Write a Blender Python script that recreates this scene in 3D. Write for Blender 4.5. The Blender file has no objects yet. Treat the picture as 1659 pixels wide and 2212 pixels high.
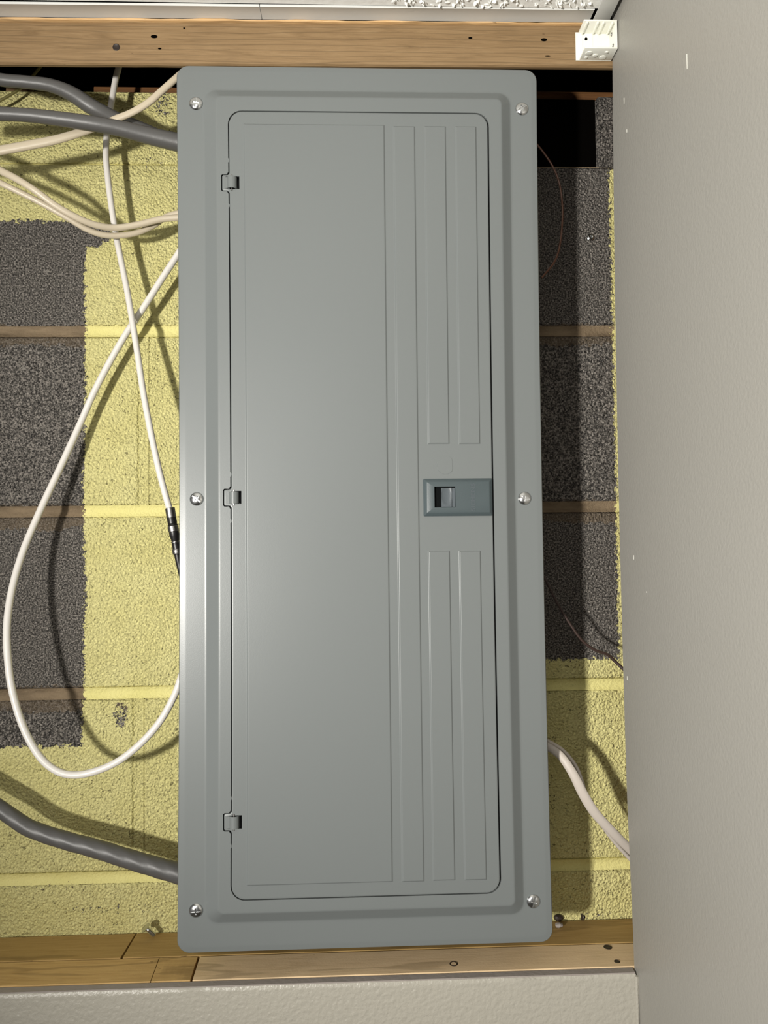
import bpy, bmesh, math, random
from mathutils import Vector, Matrix, Euler
random.seed(4)
# ------------------------------------------------------------------ camera
F = 1650.0; CX, CY = 829.5, 1106.0
YAW, PITCH, ROLL = -0.03704715, 0.03727028, 0.01087459
CAM = Vector((-0.00669892, -0.74835386, -0.04171133))
RM = Matrix.Rotation(YAW, 3, 'Z') @ Matrix.Rotation(PITCH, 3, 'X') @ Matrix.Rotation(ROLL, 3, 'Y')
sc = bpy.context.scene
cd = bpy.data.cameras.new('camera'); cam = bpy.data.objects.new('camera', cd)
sc.collection.objects.link(cam); sc.camera = cam
cd.sensor_fit = 'VERTICAL'; cd.sensor_height = 24.0; cd.sensor_width = 18.0
cd.lens = F / 2212.0 * 24.0; cd.clip_start = 0.02
cam.matrix_world = Matrix.Translation(CAM) @ (RM @ Matrix.Rotation(math.pi/2, 3, 'X')).to_4x4()
# ------------------------------------------------------------------ light
w = bpy.data.worlds.new('world'); sc.world = w; w.use_nodes = True
bg = w.node_tree.nodes['Background']
bg.inputs[0].default_value = (1.0, 0.98, 0.95, 1); bg.inputs[1].default_value = 0.14
def area(name, loc, target, size, power, col):
    l = bpy.data.lights.new(name, 'AREA'); l.shape = 'DISK'; l.size = size; l.energy = power; l.color = col
    o = bpy.data.objects.new(name, l); sc.collection.objects.link(o); o.location = loc
    o.rotation_euler = (Vector(target) - Vector(loc)).to_track_quat('-Z', 'Y').to_euler()
    return o
def spot(name, loc, target, radius, power, angle, col):      # hand-held work lamp with a soft-edged beam
    l = bpy.data.lights.new(name, 'SPOT'); l.shadow_soft_size = radius; l.energy = power; l.color = col
    l.spot_size = math.radians(angle); l.spot_blend = 1.0
    o = bpy.data.objects.new(name, l); sc.collection.objects.link(o); o.location = loc
    o.rotation_euler = (Vector(target) - Vector(loc)).to_track_quat('-Z', 'Y').to_euler()
spot('work_lamp', (-0.72, -1.30, -0.13), (0.40, 0.0, 0.16), 0.042, 138.0, 84, (1.0, 0.965, 0.90))
area('fill_light', (-0.3, -1.5, 0.42), (0.0, 0.0, 0.1), 0.6, 3.5, (1.0, 0.97, 0.93))  # added soft fill behind the camera, not a fixture of the room
sc.view_settings.view_transform = 'Standard'; sc.view_settings.look = 'None'
sc.view_settings.gamma = 1.0; sc.view_settings.use_curve_mapping = False
sc.view_settings.exposure = 0.0
# ------------------------------------------------------------------ helpers
COL = sc.collection
def at(u, v, Y):
    """point of the plane Y = const seen at photograph pixel (u, v)"""
    d = RM @ Vector(((u-CX)/F, 1.0, -(v-CY)/F)); t = (Y - CAM.y) / d.y
    return CAM + d*t
def lin(r, g, b):
    f = lambda c: (c/255/12.92) if c/255 <= .04045 else ((c/255+.055)/1.055)**2.4
    return (f(r), f(g), f(b), 1)
def bow(x, z):                         # sheet metal and drywall edge draw in by 2-3 mm at mid height
    return x*(1 - .0125*(1 - min(1.3, (z/.433)**2)))
def empty(name, loc, label=None, cat=None, group=None):
    o = bpy.data.objects.new(name, None); COL.objects.link(o); o.location = loc; o.empty_display_size = .02
    if label: o['label'] = label
    if cat: o['category'] = cat
    if group: o['group'] = group
    return o
def wloc(p):
    v = Vector((0, 0, 0))
    while p: v = v + p.location; p = p.parent
    return v
def link(me, name, mat, parent=None, origin=None):
    """mesh given in world coordinates; its origin is moved to 'origin' """
    o = bpy.data.objects.new(name, me); COL.objects.link(o)
    if mat and not me.materials: me.materials.append(mat)
    org = Vector(origin) if origin is not None else Vector((0, 0, 0))
    if origin is not None: me.transform(Matrix.Translation(-org))
    o.location = org - (wloc(parent) if parent else Vector((0, 0, 0)))
    if parent: o.parent = parent
    return o
def tag(o, label=None, cat=None, group=None, kind=None):
    if label: o['label'] = label
    if cat: o['category'] = cat
    if group: o['group'] = group
    if kind: o['kind'] = kind
    return o
def bmo(bm, name, mat, parent=None, smooth=False, origin=None):
    bmesh.ops.recalc_face_normals(bm, faces=bm.faces)
    me = bpy.data.meshes.new(name); bm.to_mesh(me); bm.free()
    if smooth:
        me.shade_smooth()
        if smooth == 2: me.set_sharp_from_angle(angle=math.radians(38))
    return link(me, name, mat, parent, origin)
def add_box(bm, a, b, bev=0.0, seg=2):
    x0, y0, z0 = a; x1, y1, z1 = b
    vs = [bm.verts.new(p) for p in ((x0,y0,z0),(x1,y0,z0),(x1,y1,z0),(x0,y1,z0),(x0,y0,z1),(x1,y0,z1),(x1,y1,z1),(x0,y1,z1))]
    fs = [bm.faces.new([vs[i] for i in f]) for f in ((0,3,2,1),(4,5,6,7),(0,1,5,4),(1,2,6,5),(2,3,7,6),(3,0,4,7))]
    if bev: bmesh.ops.bevel(bm, geom=list({e for f in fs for e in f.edges}), offset=bev, segments=seg, affect='EDGES', profile=.5)
    return vs
def boxo(name, a, b, mat, parent=None, bev=0.0, seg=2, origin=None):
    bm = bmesh.new(); add_box(bm, a, b, bev, seg); return bmo(bm, name, mat, parent, 2 if bev else False, origin)
def prism(name, poly, y0, y1, mat, parent=None, bev=0.0):
    """extrude an outline given in X,Z between two Y values"""
    bm = bmesh.new()
    a = [bm.verts.new((x, y0, z)) for x, z in poly]; b = [bm.verts.new((x, y1, z)) for x, z in poly]
    n = len(poly); bm.faces.new(a); bm.faces.new(b[::-1])
    for i in range(n): bm.faces.new((a[i], b[i], b[(i+1) % n], a[(i+1) % n]))
    if bev: bmesh.ops.bevel(bm, geom=list(bm.edges), offset=bev, segments=2, affect='EDGES')
    return bmo(bm, name, mat, parent, 2)
def catmull(P, sub):
    out = []
    for i in range(len(P)-1):
        p0 = P[max(i-1, 0)]; p1 = P[i]; p2 = P[i+1]; p3 = P[min(i+2, len(P)-1)]
        for k in range(sub):
            t = k/sub
            out.append(tuple(.5*((2*b)+(-a+c)*t+(2*a-5*b+4*c-d)*t*t+(-a+3*b-3*c+d)*t**3) for a, b, c, d in zip(p0, p1, p2, p3)))
    out.append(tuple(P[-1])); return out
def tube(name, pts, mat, parent=None, sub=6, seg=14, flat=1.0, prof=None, origin=None):
    """pts: (x, y, z, radius[, twist]); flat<1 squashes the section; prof(angle)->radius factor"""
    Q = catmull([tuple(p) + ((0,) if len(p) == 4 else ()) for p in pts], sub)
    C = [Vector(q[:3]) for q in Q]; R = [q[3] for q in Q]; TW = [q[4] for q in Q]
    bm = bmesh.new(); rings = []; n = None
    for i, c in enumerate(C):
        t = (C[min(i+1, len(C)-1)] - C[max(i-1, 0)]).normalized()
        if n is None: n = Vector((0, -1, 0))
        n = (n - t*n.dot(t)).normalized(); m = t.cross(n)
        ring = []
        for k in range(seg):
            a = 2*math.pi*k/seg; f = prof(a) if prof else 1.0
            u, v = math.cos(a)*flat*f, math.sin(a)*f
            ct, st = math.cos(TW[i]), math.sin(TW[i]); u, v = u*ct - v*st, u*st + v*ct
            ring.append(bm.verts.new(c + R[i]*(n*u + m*v)))
        rings.append(ring)
    for a, b in zip(rings, rings[1:]):
        for k in range(seg): bm.faces.new((a[k], a[(k+1) % seg], b[(k+1) % seg], b[k]))
    bm.faces.new(rings[0][::-1]); bm.faces.new(rings[-1])
    return bmo(bm, name, mat, parent, 2, origin)
def lathe(bm, prof, c, axis=Vector((0, -1, 0)), seg=24):
    """prof: (distance along axis, radius) list, closed at both ends"""
    axis = axis.normalized(); n = axis.orthogonal().normalized(); m = axis.cross(n); rings = []
    for h, r in prof:
        rings.append([bm.verts.new(c + axis*h + (n*math.cos(2*math.pi*k/seg) + m*math.sin(2*math.pi*k/seg))*max(r, 1e-5)) for k in range(seg)])
    for a, b in zip(rings, rings[1:]):
        for k in range(seg): bm.faces.new((a[k], a[(k+1) % seg], b[(k+1) % seg], b[k]))
    bm.faces.new(rings[0][::-1]); bm.faces.new(rings[-1])
# ------------------------------------------------------------------ materials
class NT:
    def __init__(s, name, rough=.5, metal=0.0, spec=.5):
        s.m = bpy.data.materials.new(name); s.m.use_nodes = True; s.t = s.m.node_tree
        s.b = s.t.nodes['Principled BSDF']
        s.b.inputs['Roughness'].default_value = rough; s.b.inputs['Metallic'].default_value = metal
        s.b.inputs['Specular IOR Level'].default_value = spec
        s.co = s.t.nodes.new('ShaderNodeNewGeometry').outputs['Position']
    def n(s, kind, **kw):
        x = s.t.nodes.new(kind)
        for k, v in kw.items(): setattr(x, k, v)
        return x
    def L(s, a, b):
        if hasattr(a, 'is_linked') or hasattr(a, 'links'): s.t.links.new(a, b)
        else: b.default_value = a
    def math(s, op, a, b=None, c=None, clamp=False):
        x = s.n('ShaderNodeMath', operation=op, use_clamp=clamp); s.L(a, x.inputs[0])
        if b is not None: s.L(b, x.inputs[1])
        if c is not None: s.L(c, x.inputs[2])
        return x.outputs[0]
    def mix(s, f, a, b):
        x = s.n('ShaderNodeMix', data_type='RGBA'); s.L(f, x.inputs[0]); s.L(a, x.inputs[6]); s.L(b, x.inputs[7]); return x.outputs[2]
    def map(s, scale, src=None, loc=(0, 0, 0)):
        x = s.n('ShaderNodeMapping'); x.inputs['Scale'].default_value = scale; x.inputs['Location'].default_value = loc
        s.L(src or s.co, x.inputs[0]); return x.outputs[0]
    def noise(s, scale, detail=3, rough=.5, src=None, dist=0.0, out=0):
        x = s.n('ShaderNodeTexNoise'); x.inputs['Scale'].default_value = scale; x.inputs['Detail'].default_value = detail
        x.inputs['Roughness'].default_value = rough; x.inputs['Distortion'].default_value = dist
        s.L(src or s.co, x.inputs['Vector']); return x.outputs[out]
    def voro(s, scale, feature='F1', src=None, out=0):
        x = s.n('ShaderNodeTexVoronoi', feature=feature); x.inputs['Scale'].default_value = scale
        s.L(src or s.co, x.inputs['Vector']); return x.outputs[out]
    def step(s, v, a, b):
        x = s.n('ShaderNodeMapRange', interpolation_type='SMOOTHSTEP'); s.L(v, x.inputs[0])
        x.inputs[1].default_value = a; x.inputs[2].default_value = b; return x.outputs[0]
    def ramp(s, v, stops):
        x = s.n('ShaderNodeValToRGB'); e = x.color_ramp.elements
        while len(e) < len(stops): e.new(.5)
        for k, (p, c) in enumerate(stops): e[k].position = p; e[k].color = c
        s.L(v, x.inputs[0]); return x.outputs[0]
    def bump(s, h, strength, dist, prev=None):
        x = s.n('ShaderNodeBump'); x.inputs['Strength'].default_value = strength; x.inputs['Distance'].default_value = dist
        s.L(h, x.inputs['Height'])
        if prev: s.L(prev, x.inputs['Normal'])
        return x.outputs[0]
    def done(s, col=None, nrm=None, rough=None):
        if col is not None: s.L(col, s.b.inputs['Base Color'])
        if nrm is not None: s.L(nrm, s.b.inputs['Normal'])
        if rough is not None: s.L(rough, s.b.inputs['Roughness'])
        return s.m
JOINTS = [.385, .1945, -.0060, -.2055, -.4040]
UZ0, UZT = at(100, 1612, .105).z, at(100, 477, .105).z        # bare block left of the panel, between these heights
UX1 = at(183, 1000, .105).x
RZ0 = at(1300, 1424, .105).z; RXA, RXB = at(1317, 430, .105), at(1337, 1380, .105)      # bare block right of the panel
def masonry(name, mortar=False):
    s = NT(name, rough=.8, spec=.25)
    # ragged paint limits: position jittered by fine noise
    j1 = s.noise(210, 4, .75, out=1)
    vm = s.n('ShaderNodeVectorMath', operation='MULTIPLY_ADD'); s.L(j1, vm.inputs[0]); vm.inputs[1].default_value = (.022,)*3; vm.inputs[2].default_value = (0, 0, 0)
    va = s.n('ShaderNodeVectorMath', operation='ADD'); s.L(vm.outputs[0], va.inputs[0]); s.L(s.co, va.inputs[1])
    vb = s.n('ShaderNodeVectorMath', operation='SUBTRACT'); s.L(va.outputs[0], vb.inputs[0]); vb.inputs[1].default_value = (.011,)*3
    sx = s.n('ShaderNodeSeparateXYZ'); s.L(vb.outputs[0], sx.inputs[0]); X, Z = sx.outputs[0], sx.outputs[2]
    st = lambda v, a: s.math('GREATER_THAN', v, a)
    lt = lambda v, a: s.math('LESS_THAN', v, a)
    AND = lambda a, b: s.math('MULTIPLY', a, b)
    OR = lambda a, b: s.math('MAXIMUM', a, b)
    # left field, with the tongue at its upper right corner
    zt = at(200, 535, .105).z
    wob = s.math('MULTIPLY_ADD', s.noise(9, 1), .012, UX1-.006)
    left = AND(AND(st(Z, UZ0), lt(Z, UZT)), s.math('LESS_THAN', X, wob))
    tx = at(240, 500, .105).x
    slope = s.math('MULTIPLY_ADD', s.math('SUBTRACT', X, UX1), -.75, UZT-.0075)
    left = OR(left, AND(AND(lt(X, tx), st(Z, zt)), AND(lt(Z, UZT-.003), s.math('GREATER_THAN', Z, s.math('MULTIPLY_ADD', s.math('SUBTRACT', X, UX1), .55, zt-.006)))))
    kx_ = (RXB.x-RXA.x)/(RXB.z-RXA.z)
    lim = s.math('MULTIPLY_ADD', Z, kx_, RXA.x - kx_*RXA.z)
    right = AND(AND(st(X, 0.0), s.math('LESS_THAN', X, lim)), st(Z, RZ0))
    right = OR(right, AND(AND(st(X, 0.0), st(Z, .383)), lt(X, 1.0)))
    bare = OR(left, right)
    # two scuffed patches
    for (u, v, rx, rz, th) in ((262, 1542, .007, .014, .47), (352, 222, .010, .016, .56), (330, 352, .014, .007, .60), (262, 1962, .055, .004, .60), (90, 1915, .06, .003, .62), (1290, 1975, .02, .004, .6)):
        p = at(u, v, .105); dx = s.math('DIVIDE', s.math('SUBTRACT', X, p.x), rx); dz = s.math('DIVIDE', s.math('SUBTRACT', Z, p.z), rz)
        d = s.math('ADD', s.math('MULTIPLY', dx, dx), s.math('MULTIPLY', dz, dz))
        bare = OR(bare, AND(lt(d, 1.0), st(s.noise(330, 3, .7), th)))
    # colours
    fine = s.noise(560, 2, .65); mid = s.noise(30, 3); vcell = s.voro(430)
    grey = s.ramp(fine, [(.34, lin(40, 38, 37)), (.5, lin(104, 100, 95)), (.64, lin(165, 158, 150))])
    spots = s.math('GREATER_THAN', s.noise(120, 2, .5), .74)
    grey = s.mix(spots, grey, lin(150, 145, 138))
    tan = s.ramp(s.noise(90, 4, .6, src=s.map((.25, 1, 1))), [(.3, lin(98, 84, 66)), (.7, lin(134, 117, 94))])
    yel = s.ramp(mid, [(.3, lin(238, 229, 156)), (.7, lin(246, 238, 168))]) if not mortar else s.ramp(mid, [(.3, lin(212, 204, 134)), (.7, lin(220, 212, 144))])
    pit_shade = s.math('MULTIPLY', s.step(s.noise(300, 3, .6), .60, .69), s.math('MULTIPLY_ADD', s.step(s.noise(25, 2), .42, .6), .6, .4))  # shade in the paint's pores, put into the colour as dark pits
    yel = s.mix(s.math('MULTIPLY', pit_shade, 0.15 if mortar else .8), yel, lin(96, 88, 60))
    if mortar: raw = tan
    else:
        # mortar smeared below and above the bed joints
        sz = s.n('ShaderNodeSeparateXYZ'); s.L(s.co, sz.inputs[0]); raw = grey; near = None
        for jz in JOINTS[1:]:
            d = s.math('ABSOLUTE', s.math('SUBTRACT', s.math('ADD', Z, .002), jz-.003)); m = s.math('LESS_THAN', d, s.math('MULTIPLY_ADD', s.noise(14, 2), .014, .005))
            near = m if near is None else OR(near, m)
        raw = s.mix(s.math('MULTIPLY', near, .6), grey, tan)
    col = s.mix(bare, yel, raw)
    if mortar:
        h = s.noise(300, 4, .6); nrm = s.bump(h, .8, .0022)
    else:
        lump = s.voro(400, 'SMOOTH_F1')
        crk = s.noise(430, 4, .62, dist=.5)
        h = s.math('SUBTRACT', s.math('MULTIPLY', crk, 1.3), s.math('MULTIPLY', lump, 1.0))
        nrm = s.bump(h, 1.0, .0044)
    return s.done(col, nrm)
M = {}
M['block'] = masonry('block_masonry'); M['mortar'] = masonry('mortar', True)
def wood(name, a, b, c, seed=0, rough=.6, dark=1.0):
    s = NT(name, rough=rough, spec=.3)
    g = s.noise(1, 5, .65, src=s.map((11, 190, 190), loc=(seed, seed*.7, 0)), dist=2.2)
    ring = s.n('ShaderNodeTexWave', wave_type='BANDS', bands_direction='Z'); ring.inputs['Scale'].default_value = 1.0
    ring.inputs['Distortion'].default_value = 7.0; ring.inputs['Detail'].default_value = 3; ring.inputs['Detail Scale'].default_value = .8
    s.L(s.map((6, 40, 52), loc=(seed*2.1, 0, seed)), ring.inputs['Vector'])
    blotch = s.noise(14, 3, .6)
    col = s.ramp(g, [(.15, lin(*a)), (.5, lin(*b)), (.9, lin(*c))])
    col = s.mix(s.math('MULTIPLY', s.step(ring.outputs[1], .9, 1.0), .33), col, lin(*[x*.62 for x in a]))
    col = s.mix(s.math('MULTIPLY', s.step(blotch, .5, .8), .35), col, lin(*[x*.8 for x in b]))
    fl = s.math('GREATER_THAN', s.noise(190, 2, .5, src=s.map((.35, 1, 1))), .745)
    col = s.mix(s.math('MULTIPLY', fl, .5), col, lin(70, 50, 34))
    nrm = s.bump(g, .14, .0006, s.bump(s.noise(500, 2), .2, .0005))
    return s.done(col, nrm)
M['beam'] = wood('beam_wood', (108, 86, 58), (137, 112, 80), (158, 133, 99), 1)
M['beam_edge'] = wood('beam_edge_wood', (168, 130, 88), (208, 170, 120), (232, 202, 158), 3)
M['plate'] = wood('plate_wood', (142, 112, 66), (168, 138, 86), (186, 158, 106), 5)
M['plate_front'] = wood('front_plate_wood', (200, 170, 128), (228, 200, 160), (240, 216, 180), 8)
M['plate_warm'] = wood('warm_plate_wood', (160, 126, 76), (194, 160, 106), (212, 180, 126), 11)
M['old_wood'] = wood('old_wood', (84, 56, 34), (108, 74, 44), (126, 88, 54), 6)
def paint(name, c, rough, bumps=.25, scale=330, spec=.5, var=.03, depth=.0006):
    s = NT(name, rough=rough, spec=spec); a = lin(*c)
    b = tuple(x*(1-var*2) for x in a[:3]) + (1,)
    col = s.mix(s.noise(6, 3), a, b)
    nrm = s.bump(s.noise(scale, 3, .5), bumps, depth) if bumps else None
    return s.done(col, nrm)
M['panel'] = paint('grey_enamel', (110, 114.5, 114.5), .34, .05, 900, .42, .01)
M['panel_dark'] = paint('box_interior', (40, 42, 43), .7, 0)
M['galv'] = paint('enclosure_steel', (110, 112, 112), .5, .1)
M['latch'] = paint('latch_plastic', (70, 80, 83), .42, .12, 1400, .4, .01)
M['latch_slide'] = paint('latch_slide_plastic', (80, 87, 92), .38, .12, 1400, .4, .01)
M['latch_hole'] = paint('latch_recess', (8, 11, 12), .8, 0, spec=.1)  # floor colour blackened for the shade inside the recess
M['wall'] = paint('wall_paint', (154, 151.5, 145), .42, .5, 330, .4, .02)
M['wall_low'] = paint('lower_wall_paint', (170, 166, 155), .36, .8, 230, .5, .02, depth=.0014)
M['paper'] = paint('drywall_edge', (150, 142, 136), .8, .8, 200)
M['trim'] = paint('angle_trim_paint', (226, 227, 224), .4, .12, 200, .4)
M['ceil'] = paint('ceiling_tile', (240, 240, 236), .85, 1.0, 160)
M['white'] = paint('ivory_plastic', (240, 240, 230), .4, .08, 400, .5, .01)
M['coax'] = paint('white_jacket', (216, 212, 206), .36, .2, 260, .5, .04)
M['cream'] = paint('cream_jacket', (192, 180, 158), .4, .25, 220, .5, .05)
M['flatwhite'] = paint('offwhite_jacket', (186, 177, 168), .38, .25, 220, .5, .04)
M['greycable'] = paint('grey_jacket', (82, 81, 80), .42, .5, 90, .5, .06)
M['black'] = paint('black_rubber', (22, 21, 21), .4, 0)
M['brown'] = paint('brown_wire', (112, 76, 58), .4, 0)
M['darkwire'] = paint('dark_wire', (58, 44, 40), .4, 0)
M['olive'] = paint('olive_cable', (110, 104, 60), .5, .2)
M['void'] = paint('dark_void', (5, 4, 3), .95, 0, spec=.02)  # near-black colour stands in for unlit depth in cavities and holes
M['red'] = paint('red_wire', (96, 26, 24), .5, 0)
def metal(name, c, rough):
    s = NT(name, rough=rough, metal=1.0); return s.done(lin(*c), s.bump(s.noise(700, 2), .06, .0004))
M['zinc'] = metal('zinc_screw', (205, 206, 206), .22)
M['steel'] = metal('dull_steel', (150, 148, 146), .35)
M['rust'] = paint('dark_nail', (44, 34, 28), .5, .2)
def struct(o): o['kind'] = 'structure'; return o
# ------------------------------------------------------------------ block wall
wall = struct(empty('wall_back', (0, .105, 0)))
XL, XR, ZT = -1.0, .52, .468
hole_x = at(1290, 260, .105).x
vj = [at(310, 900, .105).x, at(299, 1700, .105).x]            # head joints of alternating courses
def block(x0, x1, z0, z1):
    bm = bmesh.new(); d = random.uniform(-.0006, .0006)
    add_box(bm, (x0, .105+d, z0), (x1, .235, z1), .0022, 1)
    return bmo(bm, 'concrete_block', M['block'], wall, 2)
def bed(z, hw, x0=XL, x1=XR):
    """tooled bed joint: a shallow hollow strip"""
    bm = bmesh.new(); pr = []
    for k in range(7):
        t = -1 + k/3.0; pr.append((.1055 + .0022*(1-t*t), z + t*hw))
    n = 24; rings = []
    for i in range(n+1):
        x = x0 + (x1-x0)*i/n
        rings.append([bm.verts.new((x, y, zz)) for y, zz in pr] + [bm.verts.new((x, .13, pr[-1][1])), bm.verts.new((x, .13, pr[0][1]))])
    for a, b in zip(rings, rings[1:]):
        for k in range(len(a)): bm.faces.new((a[k], a[(k+1) % len(a)], b[(k+1) % len(b)], b[k]))
    bm.faces.new(rings[0]); bm.faces.new(rings[-1][::-1])
    return bmo(bm, 'mortar_joint', M['mortar'], wall, 2)
def head(x, z0, z1, hw=.0054):
    bm = bmesh.new(); pr = [(x-hw, .1058), (x-hw*.5, .1064), (x, .1066), (x+hw*.5, .1064), (x+hw, .1058), (x+hw, .13), (x-hw, .13)]
    a = [bm.verts.new((px, y, z0)) for px, y in pr]; b = [bm.verts.new((px, y, z1)) for px, y in pr]
    bm.faces.new(a); bm.faces.new(b[::-1])
    for k in range(len(a)): bm.faces.new((a[k], b[k], b[(k+1) % len(a)], a[(k+1) % len(a)]))
    return bmo(bm, 'mortar_joint', M['block'], wall, 2)
HW = [.0005, .0062, .0062, .0062, .0062]
zs = [ZT] + JOINTS + [-.60]; hws = [0] + HW + [0]
for c in range(6):
    ztop = zs[c] - hws[c]; zbot = zs[c+1] + hws[c+1]
    if c == 5: zbot = -.60
    x0 = (vj[0] - .0 if c in (2,) else vj[1] if c == 4 else vj[0]+.203)
    joints = [x0 + .406*k for k in range(-4, 5)]
    joints = [j for j in joints if XL + .05 < j < XR - .03]
    edges = [XL] + joints + [XR]
    for i in range(len(edges)-1):
        a = edges[i] + (.0052 if i else 0); b = edges[i+1] - (.0052 if i < len(edges)-2 else 0)
        if c == 0:                                   # the block behind the panel's upper right is missing: dark pocket
            if a < hole_x < b or (a < hole_x and a > .0): a = hole_x
            if b > .02 and a < .02 and b <= hole_x: b = .02
            if a >= .02 and b <= hole_x: continue
        if b - a > .01: block(a, b, zbot, ztop)
    for j in joints:
        if c == 0: continue
        head(j, zbot, ztop)
for jz, hw in zip(JOINTS, HW):
    if hw > .002: bed(jz, hw)
boxo('mortar_joint', (XL, .1085, JOINTS[0]-.0012), (XR, .2, JOINTS[0]+.0012), M['mortar'], wall)
boxo('opening_dark_sheet', (.0, .112, JOINTS[0]+.0008), (hole_x, .2, ZT), M['void'], wall)  # black sheet fills the pocket, its colour stands for the dark inside
# closures added to keep light out of the missing block's pocket and joist bay
struct(boxo('wall_dark_backing', (XL, .236, -.60), (XR, .26, .60), M['void']))
struct(boxo('ceiling_blocker', (XL, .022, .60), (XR, .26, .62), M['void']))
struct(boxo('wall_top_blocker', (XL, .022, .4875), (XR, .05, .60), M['void']))
struct(boxo('wall_end_blocker', (XL-.02, .02, -.60), (XL, .26, .62), M['void']))
struct(boxo('wall_gap_blocker', (.31, .0105, -.60), (.35, .1035, .4875), M['old_wood']))  # unseen upright added to stop light leaking in behind the right wall
sx0 = at(200, 188, .112).x
tag(boxo('wooden_sill', (sx0, .115, ZT+.0006), (.52, .20, ZT+.0112), M['old_wood'], None, .001), 'dark wooden sill board in the shadow along the top of the block wall', 'lumber')
sx1 = at(60, 190, .112).x; sx2 = at(14, 190, .112).x
tag(boxo('wooden_blocking', (sx2, .110, ZT+.0006), (sx1, .18, ZT+.014), M['beam'], None, .001), 'small wooden offcut on the block wall behind the thick grey cables', 'lumber')
# ------------------------------------------------------------------ top beam
beam_z0, beam_z1 = .4395, .4822
def lumber(name, p, mat, label, cat='lumber', jag=.0004):
    pass
bt = empty('wooden_beam', (0, .01, beam_z0), 'horizontal wooden beam with nail holes directly above the grey panel', 'beam')
bm = bmesh.new(); n = 60; rings = []
x0b, x1b = XL, .290
for i in range(n+1):
    x = x0b + (x1b-x0b)*i/n; t = (x+.18)/.36
    zb = beam_z0 + .0024*t + random.uniform(-.00018, .00018); zt = beam_z1 + .0026*t + random.uniform(-.0002, .0002)
    pr = [(.0122, zb), (.0102, zb+.0012), (.01, zb+.004), (.01, zt-.003), (.0104, zt-.0004), (.0218, zt), (.0165, zt-.002), (.0165, zb+.0006)]
    rings.append([bm.verts.new((x, y, z)) for y, z in pr])
for a, b in zip(rings, rings[1:]):
    for k in range(8): bm.faces.new((a[k], a[(k+1) % 8], b[(k+1) % 8], b[k]))
bm.faces.new(rings[0]); bm.faces.new(rings[-1][::-1]); bmo(bm, 'board', M['beam'], bt, 2)
bm = bmesh.new(); rings = []
for i in range(n*2+1):                                # splintered pale upper edge
    x = x0b + (x1b-.055-x0b)*i/(n*2); t = (x+.18)/.36; zt = beam_z1 + .0026*t + .0004
    e = .0034 + .0006*math.sin(i*.7) + random.uniform(-.0004, .0004) - .0017*max(0, min(1, t))
    pr = [(.0112, zt), (.0078+random.uniform(-.0003, .0003), zt+.0006), (.0074, zt+e*.6), (.009, zt+e), (.0215, zt+e), (.0215, zt)]
    rings.append([bm.verts.new((x, y, z)) for y, z in pr])
for a, b in zip(rings, rings[1:]):
    for k in range(6): bm.faces.new((a[k], a[(k+1) % 6], b[(k+1) % 6], b[k]))
bm.faces.new(rings[0]); bm.faces.new(rings[-1][::-1]); tag(bmo(bm, 'top_edge', M['beam_edge'], bt, 2), 'pale splintered upper edge')
def disc(name, c, rx, rz, mat, parent, h=.0004, seg=20, axis='Y', ring=None):
    bm = bmesh.new(); vs = []
    for k in range(seg):
        a = 2*math.pi*k/seg; x, z = rx*math.cos(a), rz*math.sin(a)
        vs.append((x, z))
    def P(x, z, d): return Vector((x, -d, z)) if axis == 'Y' else Vector((x, z, d))
    lo = [bm.verts.new(Vector(c)+P(x, z, -h)) for x, z in vs]; hi = [bm.verts.new(Vector(c)+P(x*.9, z*.9, h)) for x, z in vs]
    bm.faces.new(lo[::-1]); bm.faces.new(hi)
    for k in range(seg): bm.faces.new((lo[k], lo[(k+1) % seg], hi[(k+1) % seg], hi[k]))
    return bmo(bm, name, mat, parent, 2)
for u, v, r in ((333, 79, .0036), (1175, 86, .0034), (1016, 82, .0022), (345, 105, .0018), (1183, 121, .003), (398, 61, .0012)):
    disc('nail_hole', at(u, v, .0099), r, r*(.48 if v != 121 else .2), M['void'], bt)
bm = bmesh.new()
lathe(bm, [(-.001, .0036), (.0002, .0036), (.0006, .0030), (.0003, .0026)], at(251, 102, .0099), seg=20)
o = bmo(bm, 'nail', M['rust'], bt, 2)
# ------------------------------------------------------------------ plates below
zl = -.4631
def ledge_piece(name, x0, x1, y0, y1, mat, label, s0=0, s1=0, h=.036, dz=0):
    """board lying on the knee wall; s0, s1 skew its cut ends"""
    bm = bmesh.new(); n = 20; rings = []
    for i in range(n+1):
        t = i/n
        rz = random.uniform(-.0001, .0001)
        r = []
        for (y, z) in ((y0, zl-h), (y0, zl-.0012), (y0+.0012, zl), (y1-.001, zl), (y1, zl-.001), (y1, zl-h)):
            f = (y-y0)/(y1-y0); a = x0 + s0*f; b = x1 + s1*f
            r.append(bm.verts.new((a + (b-a)*t, y, z + dz + (rz if z > zl-.002 else 0))))
        rings.append(r)
    for a, b in zip(rings, rings[1:]):
        for k in range(6): bm.faces.new((a[k], a[(k+1) % 6], b[(k+1) % 6], b[k]))
    bm.faces.new(rings[0]); bm.faces.new(rings[-1][::-1])
    o = bmo(bm, name, mat, None, 2); return tag(o, label, 'lumber')
def zat(u, v, z=zl):
    d = RM @ Vector(((u-CX)/F, 1.0, -(v-CY)/F)); t = (z - CAM.z)/d.z; return CAM + d*t
ja, jb = zat(262, 2070), zat(291, 2021)
ym = ja.y; yr = .1035; yf = .0098
ledge_piece('wooden_plate', XL, ja.x-.0012, ym, yr, M['plate'], 'rear wooden floor plate against the yellow wall, left of the slanted gap', 0, jb.x-ja.x+.0008)
ledge_piece('wooden_plate', ja.x+.0012, .305, ym, yr, M['plate'], 'rear wooden floor plate under the panel, right of the slanted gap', jb.x-ja.x, 0)
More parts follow.
